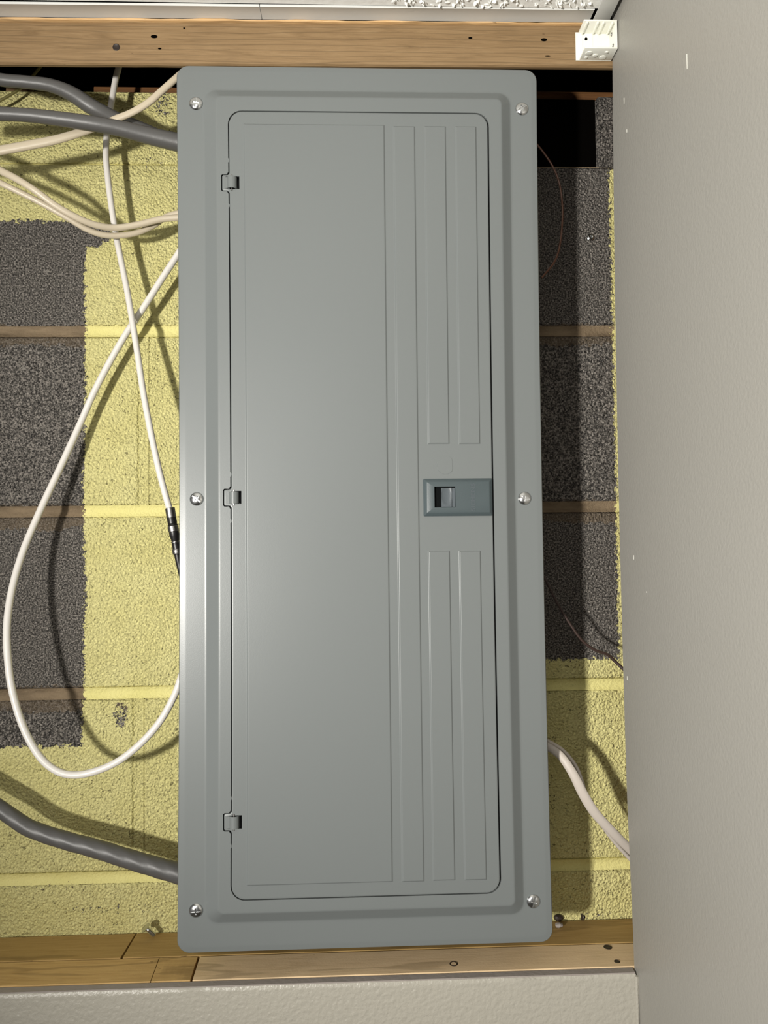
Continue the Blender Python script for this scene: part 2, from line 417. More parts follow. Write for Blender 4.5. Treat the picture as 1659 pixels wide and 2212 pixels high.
pa, pb = zat(322, 2127), zat(344, 2069); qa, qb = zat(411, 2123), zat(428, 2070)
ledge_piece('wooden_plate', XL, pa.x-.0003, yf, ym-.0008, M['plate_warm'], 'front wooden plate at the lower left with a splintered end', 0, pb.x-pa.x)
ledge_piece('wooden_spacer', pa.x+.0004, qa.x-.0011, yf, ym-.0008, M['plate_warm'], 'short wooden filler block between the two front plates', pb.x-pa.x, qb.x-qa.x)
fr = ledge_piece('wooden_plate', qa.x+.0012, .305, yf, ym-.0008, M['plate_front'], 'long front wooden plate with nail heads directly below the grey panel', qb.x-qa.x, 0)
for u, v, r in ((980, 2082, .0042), (1313, 2046, .0044), (1333, 2077, .003)):
    p = zat(u, v); bm = bmesh.new()
    lathe(bm, [(-.001, r), (.0002, r), (.0005, r*.86), (.0001, r*.74)], p, Vector((0, 0, 1)), 18)
    bmo(bm, 'nail', M['rust'], fr, 2)
    disc('nail_face', p+Vector((0, 0, .0001)), r*.72, r*.72, M['plate_front'], fr, .0002, axis='Z') if v == 2082 else None
# ------------------------------------------------------------------ drywall below, right wall
lw = struct(empty('wall_lower', (0, -.001, -.47)))
bm = bmesh.new(); n = 80; rings = []
for i in range(n+1):
    x = XL + (.2606-XL)*i/n; e = random.uniform(-.0005, .0003)
    pr = [(.0088, zl-.0014), (.0005+e, zl-.0016), (-.0009, zl-.0034+e), (-.001, zl-.006), (-.001, -1.3), (.0088, -1.3)]
    rings.append([bm.verts.new((x, y, z)) for y, z in pr])
for a, b in zip(rings, rings[1:]):
    for k in range(6): bm.faces.new((a[k], a[(k+1) % 6], b[(k+1) % 6], b[k]))
bm.faces.new(rings[0]); bm.faces.new(rings[-1][::-1]); bmo(bm, 'drywall', M['wall_low'], lw, 2)
boxo('paper_edge', (XL, .0004, zl-.0016), (.2604, .0088, zl-.0004), M['paper'], lw)
bm = bmesh.new(); rings = []; n = 160
for i in range(n+1):                                  # right wall, its rear edge slightly bowed
    z = -1.3 + 1.8*i/n; x = bow(.2606, z)
    if z < -.30: x += .0012*min(1, (-.30-z)/.12)
    r = random.uniform(-.0003, .0003)
    pr = [(x, -2.0), (x, -.02), (x, .0080), (x+.0008, .0094+r), (.36, .0096), (.36, -2.0)]
    rings.append([bm.verts.new((px, y, z)) for px, y in pr])
for a, b in zip(rings, rings[1:]):
    for k in range(6): bm.faces.new((a[k], a[(k+1) % 6], b[(k+1) % 6], b[k]))
bm.faces.new(rings[0]); bm.faces.new(rings[-1][::-1]); wr = struct(bmo(bm, 'wall_right', M['wall'], None, False))
# caulk bead in the corner below the ledge
tube('trim_3', [(.2610, -.0014, z, .0018+.0003*math.sin(z*210)) for z in [-1.298+.832*i/80 for i in range(81)]], M['wall_low'], sub=2, seg=8)['kind'] = 'structure'
def zat_x(u, v, X):
    d = RM @ Vector(((u-CX)/F, 1.0, -(v-CY)/F)); t = (X - CAM.x)/d.x; return CAM + d*t
for u, v, l in ((1348, 218, .006), (1354, 283, .003), (1397, 1279, .0016), (1369, 1204, .004), (1355, 1465, .004), (1484, 133, .012)):
    p = zat_x(u, v, bow(.2606, 0)); p = zat_x(u, v, bow(.2606, p.z)); 
    b2 = boxo('paint_chip', (p.x-.00015, p.y-.0004, p.z-l*.5), (p.x+.0003, p.y+.0004, p.z+l*.5), M['white'], wr)
M['floor'] = paint('floor_concrete', (120, 117, 112), .7, .5, 120)
struct(boxo('floor', (XL, -2.0, -1.32), (.36, .0088, -1.3), M['floor']))
# ------------------------------------------------------------------ ceiling and wall angle
struct(boxo('ceiling', (XL, -2.0, .4892), (.2565, -.0100, .4990), M['ceil']))
seam = at(563, 20, .0).x
bm = bmesh.new()
def angle_piece(name, x0, x1):
    bm = bmesh.new(); pr = [(.0108, .4872), (-.0075, .4872), (-.0084, .4866), (-.0090, .4872), (-.0086, .4890), (.0096, .4886), (.0096, .4995), (.0108, .4995)]
    a = [bm.verts.new((x0, y, z+.0035*(x0+.2)/.45*.6)) for y, z in pr]; b = [bm.verts.new((x1, y, z+.0035*(x1+.2)/.45*.6)) for y, z in pr]
    bm.faces.new(a); bm.faces.new(b[::-1])
    for k in range(8): bm.faces.new((a[k], b[k], b[(k+1) % 8], a[(k+1) % 8]))
    return struct(bmo(bm, name, M['trim'], None, 2))
angle_piece('trim_1', XL, seam-.0003); angle_piece('trim_2', seam+.0003, (.2380))
boxo('trim_4', (.2400, -2.0, .4862), (.2570, .0095, .4872), M['trim'], None, .0003)['kind'] = 'structure'
# torn mineral fibres hanging along the tile edge
bm = bmesh.new()
for k in range(150):
    u = random.uniform(835, 1275); c = Vector((at(u, 4, -.014).x, random.uniform(-.030, -.0115), .4889 + random.uniform(-.0006, .0003)))
    r = random.uniform(.0006, .0022)
    mtx = Matrix.Translation(c) @ Euler((random.random()*3, random.random()*3, random.random()*3)).to_matrix().to_4x4() @ Matrix.Diagonal((r*1.8, r, r*.5, 1))
    bmesh.ops.create_icosphere(bm, subdivisions=1, radius=1, matrix=mtx)
cl = bmo(bm, 'torn_fibre', M['ceil'], bpy.data.objects['ceiling']); cl['kind'] = 'stuff'
# ------------------------------------------------------------------ the panel
PN = empty('breaker_panel', (0, 0, -.433), 'tall light grey steel electrical breaker panel with a hinged door', 'electrical panel')
W2, H2 = .181, .4328
def unb(u, v, Y=-.006):
    p = at(u, v, Y); return p.x/(1 - .0125*(1 - min(1.3, (p.z/.433)**2))), p.z
def rrect(x0, x1, z0, z1, r, seg=7):
    out = []
    for cx, cz, a0 in ((x1-r, z1-r, 0), (x0+r, z1-r, 90), (x0+r, z0+r, 180), (x1-r, z0+r, 270)):
        for k in range(seg+1):
            a = math.radians(a0 + 90*k/seg); out.append((cx+r*math.cos(a), cz+r*math.sin(a)))
    return out
def dens(loop, d=.03):
    out = []
    for i, p in enumerate(loop):
        q = loop[(i+1) % len(loop)]; L = math.hypot(q[0]-p[0], q[1]-p[1]); k = max(1, int(L/d))
        for j in range(k): out.append((p[0]+(q[0]-p[0])*j/k, p[1]+(q[1]-p[1])*j/k))
    return out
def dens_same(loops, d=.03):
    """add the same number of points to corresponding sides of several loops"""
    n = len(loops[0]); outs = [[] for _ in loops]
    for i in range(n):
        L = math.hypot(loops[0][(i+1) % n][0]-loops[0][i][0], loops[0][(i+1) % n][1]-loops[0][i][1]); k = max(1, int(L/d))
        for lo, out in zip(loops, outs):
            p, q = lo[i], lo[(i+1) % n]
            for j in range(k): out.append((p[0]+(q[0]-p[0])*j/k, p[1]+(q[1]-p[1])*j/k))
    return outs
YS = -.0062                                         # level of the raised field
# step outline from the photograph
sl = unb(447, 1000, 0)[0]; sl2 = unb(470.5, 1000, YS)[0]
sr = unb(1111, 1000, 0)[0]; sr2 = unb(1094, 1000, YS)[0]
st_ = unb(780, 199, 0)[1]; st2 = unb(780, 210, YS)[1]
sb = unb(780, 1983, 0)[1]; sb2 = unb(780, 1967, YS)[1]
loops = [rrect(-W2+.001, W2-.001, -H2+.001, H2-.001, .011), rrect(-W2, W2, -H2, H2, .012), rrect(-W2+.0004, W2-.0004, -H2+.0004, H2-.0004, .0118),
         rrect(-W2+.0012, W2-.0012, -H2+.0010, H2-.0010, .0112), rrect(-W2+.0055, W2-.0055, -H2+.0052, H2-.0052, .0085),
         rrect(-W2+.0066, W2-.0066, -H2+.0062, H2-.0062, .0078),
         rrect(-W2+.0080, W2-.0080, -H2+.0076, H2-.0076, .007), rrect(sl-.0030, sr+.0030, sb-.0030, st_+.0030, .0138), rrect(sl-.0012, sr+.0012, sb-.0012, st_+.0012, .0125), rrect(sl, sr, sb, st_, .012), rrect(sl+.001, sr-.001, sb+.001, st_-.001, .0114),
         rrect(sl2-.001, sr2+.001, sb2-.001, st2+.001, .0064), rrect(sl2, sr2, sb2, st2, .0056), rrect(sl2+.0012, sr2-.0012, sb2+.0012, st2-.0012, .005), rrect(sl2+.0026, sr2-.0026, sb2+.0026, st2-.0026, .0042)]
ys = [.0105, .0036, .0014, .0006, .00008, 0, 0, 0, 0, -.0003, -.0012, YS+.0012, YS+.0002, YS, YS]
DL = dens_same(loops)
bm = bmesh.new()
rings = [[bm.verts.new((bow(x, z), y, z)) for x, z in lo] for lo, y in zip(DL, ys)]
for a, b in zip(rings, rings[1:]):
    for k in range(len(a)): bm.faces.new((a[k], a[(k+1) % len(a)], b[(k+1) % len(a)], b[k]))
# door outline and cover opening, with hinge tabs cut in
dl = unb(499.5, 1000)[0]; dr = unb(1062.5, 1000)[0]; dtp = unb(780, 243.5)[1]; dbt = unb(780, 1936.5)[1]; RD = .0130
hz = [unb(500, 395)[1], unb(500, 1075)[1], unb(500, 1776)[1]]        # hinge centres
TW, TH = .0072, .0078
def door_loop():
    L = [(dr-RD, dtp)]
    def arc(cx, cz, a0, r=RD, seg=8): return [(cx+r*math.cos(math.radians(a0+90*k/seg)), cz+r*math.sin(math.radians(a0+90*k/seg))) for k in range(seg+1)]
    L = arc(dr-RD, dtp-RD, 0) + arc(dl+RD, dtp-RD, 90)
    for z in hz:
        L += [(dl, z+TH+.0022), (dl-.0008, z+TH+.0007), (dl-.0022, z+TH), (dl-TW+.0012, z+TH), (dl-TW, z+TH-.0012), (dl-TW, z-TH+.0012), (dl-TW+.0012, z-TH), (dl-.0022, z-TH), (dl-.0008, z-TH-.0007), (dl, z-TH-.0022)]
    L += arc(dl+RD, dbt+RD, 180) + arc(dr-RD, dbt+RD, 270)
    return L
def open_loop():
    g = .0010; gr = .0014
    def arc(cx, cz, a0, r, seg=8): return [(cx+r*math.cos(math.radians(a0+90*k/seg)), cz+r*math.sin(math.radians(a0+90*k/seg))) for k in range(seg+1)]
    L = arc(dr+gr-RD-.001, dtp+g-RD-.001, 0, RD+.001) + arc(dl-g+RD+.001, dtp+g-RD-.001, 90, RD+.001)
    for z in hz:
        zz = z+TH
        L += [(dl-g, zz+.0170), (dl-.0001, zz+.0158), (dl-.0001, zz+.0138), (dl-g, zz+.0124)]
        L += [(dl-g, zz+.0032), (dl-g-.001, zz+.0016), (dl-.0026, zz+.0008), (dl-TW+.0004, zz+.0008), (dl-TW-.0010, zz-.0004),
              (dl-TW-.0010, z-TH+.0004), (dl-TW+.0004, z-TH-.0008), (dl-.0026, z-TH-.0008), (dl-g-.001, z-TH-.0016), (dl-g, z-TH-.0032)]
        zz = z-TH
        L += [(dl-g, zz-.0124), (dl-.0001, zz-.0138), (dl-.0001, zz-.0158), (dl-g, zz-.0170)]
    L += arc(dl-g+RD+.001, dbt-.0008+RD+.001, 180, RD+.001) + arc(dr+gr-RD-.001, dbt-.0008+RD+.001, 270, RD+.001)
    return L
def ring_edges(bm, loop, y, rnd=None):
    vs = [bm.verts.new((bow(x, z), y, z)) for x, z in loop]
    return vs, [bm.edges.new((vs[i], vs[(i+1) % len(vs)])) for i in range(len(vs))]
ol = dens(open_loop())
ov, oe = ring_edges(bm, ol, YS)
inner = rings[-1]; ie = [bm.edges.get((inner[i], inner[(i+1) % len(inner)])) for i in range(len(inner))]
bmesh.ops.triangle_fill(bm, edges=oe+ie, use_beauty=True)
back = [bm.verts.new((v.co.x, YS+.0022, v.co.z)) for v in ov]
for k in range(len(ov)): bm.faces.new((ov[k], ov[(k+1) % len(ov)], back[(k+1) % len(ov)], back[k]))
bmo(bm, 'cover', M['panel'], PN, 2)
boxo('inner_plate', (dl-.012, -.0010, dbt-.006), (dr+.006, .0002, dtp+.006), M['panel_dark'], PN)
boxo('enclosure', (-.168, .0108, -.42), (.168, .1035, .42), M['galv'], PN, .001)
# door: embossed sheet
DOOR_Y = YS - .0002; T = .0014
def er(u0, u1, v0, v1, uref=None, EH=.0008):
    vm_ = (v0+v1)/2
    return (unb(u0, vm_)[0], unb(u1, vm_)[0], unb((u0+u1)/2, v1)[1], unb((u0+u1)/2, v0)[1])
RE = []
def R_(ul, ur, vref, vt, vb, um): RE.append((unb(ul, vref)[0], unb(ur, vref)[0], unb(um, vb)[1], unb(um, vt)[1]))
R_(526, 831.5, 320, 269, 1909.5, 680)
R_(849.5, 897.5, 350, 273, 1905, 874)
R_(916.5, 964, 350, 273, 960, 940)
R_(983, 1030, 350, 273.5, 960, 1007)
R_(924.5, 972.5, 1205, 1189, 1902, 950)
R_(991, 1039, 1205, 1189, 1901, 1017)
EH, EW = .0010, .0015
def hgt(x, z):
    h = 0.0
    for a, b, c, d in RE:
        tx = min((x-a)/EW, (b-x)/EW, 1); tz = min((z-c)/EW, (d-z)/EW, 1)
        if tx > 0 and tz > 0:
            t = min(tx, tz) if min(tx, tz) >= 1 else max(0, min(tx, tz)); t = t*t*(3-2*t); h = max(h, EH*t)
    return h
gx0, gx1, gz0, gz1 = RE[0][0]-.0012, max(r[1] for r in RE)+.0012, RE[0][2]-.0012, RE[0][3]+.0012
gz1 = max(gz1, max(r[3] for r in RE)+.0012)
def cuts(vals, lo, hi, big):
    s = {lo, hi}
    for v, sg in vals:
        for k in range(6): s.add(v + sg*EW*k/5)
        s.add(v - sg*.0006); s.add(v + sg*(EW+.0007))
    s = sorted(x for x in s if lo <= x <= hi); out = [s[0]]
    for x in s[1:]:
        if x - out[-1] < 2e-5: continue
        L = x - out[-1]
        k = max(1, int(L/big)); p = out[-1]
        for j in range(1, k+1): out.append(p + L*j/k)
    return out
xs = cuts([(r[0], 1) for r in RE] + [(r[1], -1) for r in RE], gx0, gx1, .03)
zz_ = cuts([(r[2], 1) for r in RE] + [(r[3], -1) for r in RE], gz0, gz1, .03)
bm = bmesh.new()
G = [[bm.verts.new((bow(x, z), DOOR_Y - hgt(x, z), z)) for z in zz_] for x in xs]
for i in range(len(xs)-1):
    for j in range(len(zz_)-1): bm.faces.new((G[i][j], G[i+1][j], G[i+1][j+1], G[i][j+1]))
nb = [G[i][0] for i in range(len(xs))] + [G[-1][j] for j in range(1, len(zz_))] + [G[i][-1] for i in range(len(xs)-2, -1, -1)] + [G[0][j] for j in range(len(zz_)-2, 0, -1)]
gedges = [bm.edges.get((nb[i], nb[(i+1) % len(nb)])) for i in range(len(nb))]
dloop = dens(door_loop())
# inward offset for the rounded rim
def inset(loop, d):
    n = len(loop); out = []
    for i in range(n):
        p, a, b = Vector(loop[i]), Vector(loop[i-1]), Vector(loop[(i+1) % n])
        e1 = (p-a).normalized(); e2 = (b-p).normalized(); nn = Vector((-(e1.y+e2.y), e1.x+e2.x))
        nn = nn.normalized() if nn.length > 1e-6 else Vector((-e1.y, e1.x)); out.append((p.x+nn.x*d, p.y+nn.y*d))
    return out
rg, e0 = ring_edges(bm, inset(dloop, .0016), DOOR_Y)
r0 = [bm.verts.new((bow(x, z), DOOR_Y, z)) for x, z in inset(dloop, .0007)]
SLW, SLH = .0098, .0064
slots = []
sedges = []
for z in hz:
    sv, se = ring_edges(bm, [(dl+.0001, z-SLH), (dl+SLW, z-SLH), (dl+SLW, z+SLH), (dl+.0001, z+SLH)], DOOR_Y); slots.append(sv); sedges += se
bmesh.ops.triangle_fill(bm, edges=gedges+e0+sedges, use_beauty=True)
r1 = [bm.verts.new((bow(x, z), DOOR_Y+.0003, z)) for x, z in inset(dloop, .0002)]
r2 = [bm.verts.new((bow(x, z), DOOR_Y+.0008, z)) for x, z in dloop]
r3 = [bm.verts.new((bow(x, z), DOOR_Y+T+.001, z)) for x, z in dloop]
for a, b in ((rg, r0), (r0, r1), (r1, r2), (r2, r3)):
    for k in range(len(a)): bm.faces.new((a[k], a[(k+1) % len(a)], b[(k+1) % len(a)], b[k]))
for sv in slots:
    bk = [bm.verts.new(v.co + Vector((0, T, 0))) for v in sv]
    for k in range(4): bm.faces.new((sv[k], sv[(k+1) % 4], bk[(k+1) % 4], bk[k]))
door = bmo(bm, 'door', M['panel'], PN, 2)
# lock knock-out, a barely raised disc with a nick and a flat
kx, kz = unb(962.5, 1004.5, DOOR_Y); pl = []
for k in range(48):
    a = 2*math.pi*k/48; r = .0086; x, z = r*math.cos(a), r*1.04*math.sin(a)
    x = min(x, .0066)
    d = abs(a-math.pi)
    if d < .22: x += .0011*(1-d/.22)
    pl.append((bow(kx, kz)+x, kz+z))
prism('lock_knockout', pl, DOOR_Y-.00035, DOOR_Y+.0005, M['panel'], door, .0002)
# hinges
for z in hz:
    hg = bmesh.new(); n = 14; cxh = dl+.0024; r = .0052
    prof = [(cxh - r - .0016, DOOR_Y-.0001)]
    for k in range(n+1):
        a = math.radians(168 - 172*k/n); prof.append((cxh + r*math.cos(a)*.92, DOOR_Y + .0016 - r*.92*math.sin(a)))
    inn = []
    for k in range(n, -1, -1):
        a = math.radians(168 - 172*k/n); inn.append((cxh + (r-.0011)*math.cos(a)*.92, DOOR_Y + .0016 - (r-.0011)*.92*math.sin(a)))
    prof = prof + inn
    z0, z1 = z-.0058, z+.0058
    A = [hg.verts.new((bow(x, z), y, z0)) for x, y in prof]; B = [hg.verts.new((bow(x, z), y, z1)) for x, y in prof]
    hg.faces.new(A); hg.faces.new(B[::-1])
    for k in range(len(A)): hg.faces.new((A[k], B[k], B[(k+1) % len(A)], A[(k+1) % len(A)]))
    h = bmo(hg, 'hinge', M['panel'], PN, 2)
    bm = bmesh.new(); lathe(bm, [(0, .0009), (.0002, .0011), (.0156, .0011), (.0158, .0009)], Vector((bow(cxh-.0002, z), DOOR_Y+.0004, z-.0079)), Vector((0, 0, 1)), 12)
    bmo(bm, 'hinge_pin', M['steel'], h, 2)
# latch
la, lb = unb(914.5, 1034, DOOR_Y-.003), unb(1065, 1113.8, DOOR_Y-.003)
lx0, lx1, lz0, lz1 = bow(la[0], 0), bow(lb[0], 0), lb[1], la[1]
ha, hb = unb(938.2, 1051, DOOR_Y-.004), unb(984, 1096, DOOR_Y-.004)
hx0, hx1, hz0, hz1 = bow(ha[0], 0), bow(hb[0], 0), hb[1], ha[1]
LY = DOOR_Y-.0042
bm = bmesh.new()
o0 = [(lx0, lz0), (lx1, lz0), (lx1, lz1), (lx0, lz1)]
def lring(d, y, x0=lx0, x1=lx1, z0=lz0, z1=lz1, r=.0012): 
    return [bm.verts.new((x, y, z)) for x, z in rrect(x0+d, x1-d, z0+d, z1-d, r, 3)]
R0 = [lring(0, DOOR_Y+.001), lring(0, DOOR_Y-.0010), lring(.0004, DOOR_Y-.0015), lring(.0030, LY+.0003, r=.0006), lring(.0035, LY, r=.0005)]
for a, b in zip(R0, R0[1:]):
    for k in range(len(a)): bm.faces.new((a[k], a[(k+1) % len(a)], b[(k+1) % len(a)], b[k]))
hv = [bm.verts.new((x, LY, z)) for x, z in ((hx0, hz0), (hx1, hz0), (hx1, hz1), (hx0, hz1))]
he = [bm.edges.new((hv[i], hv[(i+1) % 4])) for i in range(4)]
lst = R0[-1]; le = [bm.edges.get((lst[i], lst[(i+1) % len(lst)])) for i in range(len(lst))]
bmesh.ops.triangle_fill(bm, edges=he+le, use_beauty=True)
hb_ = [bm.verts.new((v.co.x, LY+.0038, v.co.z)) for v in hv]
for k in range(4): bm.faces.new((hv[k], hv[(k+1) % 4], hb_[(k+1) % 4], hb_[k]))
latch = bmo(bm, 'latch', M['latch'], PN, 2); latch['label'] = 'dark blue-grey plastic latch with raised lettering SIEMENS'
boxo('latch_recess', (hx0-.0002, LY+.0034, hz0-.0002), (hx1+.0002, LY+.0040, hz1+.0002), M['latch_hole'], latch)
sxm = hx0 + (hx1-hx0)*.335
bm = bmesh.new()                                     # slider with a scooped thumb hollow and a raised end
n = 16
top = []
for i in range(n+1):
    row = []
    for j in range(n+1):
        x = sxm + (hx1-.0004-sxm)*i/n; z = hz0+.0006 + (hz1-.0014-hz0-.0006)*j/n
        u, v = (i/n-.42)/.40, (j/n-.62)/.50
        d = u*u + v*v; y = LY+.0008 + (.0011*(1-d)**.5 if d < 1 else 0)
        if i/n > .80: y = LY+.0018 - .0006*(i/n-.8)
        row.append(bm.verts.new((x, y, z)))
    top.append(row)
for i in range(n):
    for j in range(n): bm.faces.new((top[i][j], top[i+1][j], top[i+1][j+1], top[i][j+1]))
per = [top[i][0] for i in range(n+1)] + [top[n][j] for j in range(1, n+1)] + [top[i][n] for i in range(n-1, -1, -1)] + [top[0][j] for j in range(n-1, 0, -1)]
bk = [bm.verts.new((v.co.x, LY+.0035, v.co.z)) for v in per]
for k in range(len(per)): bm.faces.new((per[k], per[(k+1) % len(per)], bk[(k+1) % len(per)], bk[k]))
bmo(bm, 'latch_slider', M['latch_slide'], latch, 2)
def text_mesh(body, size, depth):
    c = bpy.data.curves.new('lettering', 'FONT'); c.body = body; c.size = size; c.extrude = depth; c.bevel_depth = 0.0
    c.align_x = 'CENTER'; c.align_y = 'CENTER'; c.space_character = 1.12; c.offset = 0.0
    o = bpy.data.objects.new('tmp', c); COL.objects.link(o)
    dg = bpy.context.evaluated_depsgraph_get(); me = bpy.data.meshes.new_from_object(o.evaluated_get(dg)); bpy.data.objects.remove(o); return me
tm = text_mesh('SIEMENS', .0072, .00028)
xs_ = [v.co.x for v in tm.vertices]; s_ = .0265/(max(xs_)-min(xs_))
ta, tb = unb(1022.5, 1074, LY)
tm.transform(Matrix.Translation((bow(ta, tb), LY, tb)) @ Matrix.Rotation(-math.pi/2, 4, 'Y') @ Matrix.Rotation(math.pi/2, 4, 'X') @ Matrix.Diagonal((s_, s_*.92, 1, 1)))
lt_ = link(tm, 'lettering', M['latch_slide'], latch); tm.materials.clear(); tm.materials.append(M['latch_slide'])
# screws: pan heads with a combined slot and cross recess
def screw_mesh():
    bm = bmesh.new(); R = .0066; pr = [(-.0006, R*.97), (.0004, R)]
    for k in range(1, 9):
        a = math.radians(10 + 80*k/8.0); pr.append((.0004+.0030*math.sin(a)-.0004, R*math.cos(a)))
    lathe(bm, pr, Vector((0, 0, 0)), seg=40)
    bmesh.ops.recalc_face_normals(bm, faces=bm.faces); me = bpy.data.meshes.new('a'); bm.to_mesh(me); bm.free()
    a = bpy.data.objects.new('a', me); COL.objects.link(a)
    cut = bmesh.new(); add_box(cut, (-.0070, -.006, -.00065), (.0070, -.0019, .00065)); 
    bmesh.ops.recalc_face_normals(cut, faces=cut.faces); m2 = bpy.data.meshes.new('b'); cut.to_mesh(m2); cut.free()
    b = bpy.data.objects.new('b', m2); COL.objects.link(b)
    cut = bmesh.new(); add_box(cut, (-.0006, -.006, -.0030), (.0006, -.0014, .0030))
    bmesh.ops.recalc_face_normals(cut, faces=cut.faces); m3 = bpy.data.meshes.new('c'); cut.to_mesh(m3); cut.free()
    c = bpy.data.objects.new('c', m3); COL.objects.link(c)
    for q in (b, c):
        md = a.modifiers.new('x', 'BOOLEAN'); md.operation = 'DIFFERENCE'; md.object = q; md.solver = 'EXACT'
    dg = bpy.context.evaluated_depsgraph_get(); r = bpy.data.meshes.new_from_object(a.evaluated_get(dg))
    for q in (a, b, c): bpy.data.objects.remove(q)
    r.materials.clear(); r.materials.append(M['zinc']); r.shade_smooth(); r.set_sharp_from_angle(angle=math.radians(32)); return r
sm = screw_mesh()
for (u, v, ang) in ((423, 223, 80), (1127.5, 234.5, 30), (424.5, 1078, -38), (1133.5, 1076.5, -12), (423, 1967.5, 2), (1152.5, 1948, 76)):
    p = at(u, v, -.0008); o = bpy.data.objects.new('screw', sm); COL.objects.link(o); o.parent = PN
    o.location = Vector((p.x, -.0001, p.z)) - PN.location; o.rotation_euler = (0, math.radians(-ang), 0)
# ------------------------------------------------------------------ white box on the beam end
WB = empty('junction_box', at(1286, 132, .0098), 'small open ivory plastic junction box fixed to the right end of the beam', 'junction box')
b0, b1 = at(1243.5, 132, .0096), at(1320, 66, .0096)
fz0, fz1 = at(1290, 118.5, -.011).z, at(1290, 42, -.011).z; fx0, fx1 = at(1254, 80, -.011).x, at(1331, 80, -.011).x
fx1 = min(fx1, .2622); X0, X1, Z0, Z1 = (b0.x+fx0)/2+.0006, (b1.x+fx1)/2+.0010, b0.z+.0002, fz1
X1 = min(X1, .2598); YF = -.0110; th = .0016
boxo('back_plate', (b0.x, .0082, Z0), (X1, .0096, Z1-.0002), M['white'], WB, .0003)
tp = boxo('top_wall', (b0.x+.003, YF, Z1-th), (X1, .0082, Z1), M['white'], WB, .0003)
for u in (1262, 1285, 1297, 1316):
    xr_ = at(u, 55, 0).x; boxo('rib', (xr_-.0008, YF+.0006, Z1-th-.0016), (xr_+.0008, .0082, Z1-th), M['white'], tp, .0002)
bw = boxo('bottom_wall', (b0.x+.0035, YF, Z0), (X1, .0082, Z0+th), M['white'], WB, .0003)
for u, y_, rr in ((1270, -.003, .0034), (1268, .004, .0018), (1286, .0005, .0026), (1304, .0035, .0034), (1307, -.005, .0018)):  # raised white discs stand for slots with light showing through
    xr_ = at(u, 122, 0).x; bm = bmesh.new(); lathe(bm, [(-.0002, rr), (.0005, rr), (.0007, rr*.8)], Vector((xr_, y_, Z0)), Vector((0, 0, -1)), 16)
    bmo(bm, 'lit_slot_disc', M['white'], bw, 2)
rw = boxo('side_wall', (X1-th, YF, Z0+th), (X1, .0082, Z1-th), M['white'], WB, .0003)
for z_, y_ in ((at(1318, 73, 0).z, 0.001), (at(1320, 103, 0).z, -.003)):
    bm = bmesh.new(); lathe(bm, [(-.0002, .0019), (.0006, .0019), (.0007, .0014), (.0001, .0011)], Vector((X1-th, y_, z_)), Vector((-1, 0, 0)), 16)
    bmo(bm, 'screw_boss', M['steel'], rw, 2)
for u in (1258, 1280): xr_ = at(u, 90, .0082).x; boxo('back_groove', (xr_-.0003, .0079, Z0+th), (xr_+.0003, .0082, Z1-th), M['trim'], WB)
p = at(1266, 84, .0080); disc('mounting_hole', p, .0016, .0016, M['void'], WB, .0003)
# ------------------------------------------------------------------ cables
def deep(u, Y): return .105 - (.83 if u < 700 else 1.2)*(.105-Y)
def px(pts, raw=False):
    P = [tuple(at(p[0], p[1], p[2] if raw else deep(p[0], p[2]))) + (p[3],) + tuple(p[4:]) for p in pts]
    for e, q in ((0, 1), (-1, -2)):                  # run on behind the cover until the cable meets the enclosure side
        if 400 < pts[e][0] < 440:
            a, b = Vector(P[q][:3]), Vector(P[e][:3]); d = b - a; d = Vector((max(d.x, 1.6*abs(d.z)), 0, d.z)).normalized()
            k = max(0, (-.1690 - b.x)/d.x); z = b + d*k; n_ = tuple(z) + P[e][3:]
            P = [n_] + P if e == 0 else P + [n_]
    return P
def cable(name, pts, mat, label, cat='cable', group=None, raw=False, **kw):
    P = px(pts, raw); return tag(tube(name, P, M[mat] if isinstance(mat, str) else mat, None, **kw), label, cat, group)
def end_x(pts_px, Y): return pts_px
cable('power_cable', [(-160, 138, .020, .0064), (-60, 156, .020, .0064), (0, 172, .020, .0062), (60, 178, .021, .0062), (110, 185, .022, .0066), (155, 203, .024, .0076), (200, 232, .028, .0080), (250, 257, .036, .0074), (300, 276, .043, .0070), (350, 297, .046, .0068), (412, 322, .048, .0068)],
      'greycable', 'thick grey cable crossing behind the other at the upper left of the panel', raw=True)
cable('power_cable', [(-160, 246, -.004, .0064), (-60, 244, -.003, .0064), (0, 246, -.001, .0064), (60, 249, .001, .0064), (130, 257, .003, .0068), (200, 267, .006, .0072), (260, 278, .011, .0076), (320, 293, .017, .0083), (385, 308, .0222, .0090), (414, 315, .023, .0090)],
      'greycable', 'thick grey cable nearly level at the upper left, in front of the other grey one', seg=18, raw=True)
tw = lambda a: 1 + .014*math.cos(5*a)
cable('power_cable', [(-160, 1655, .046, .0085, 0), (-60, 1712, .046, .0083, 1.3), (0, 1747, .046, .0081, 2.2), (60, 1787, .045, .0083, 3.6), (130, 1812, .044, .0087, 5.4), (210, 1834, .043, .0091, 7.5), (300, 1862, .042, .0096, 9.8), (385, 1886, .040, .0102, 12.2), (414, 1894, .040, .0102, 12.9)],
      'greycable', 'thick twisted grey cable entering the panel at the lower left', seg=30, prof=tw)
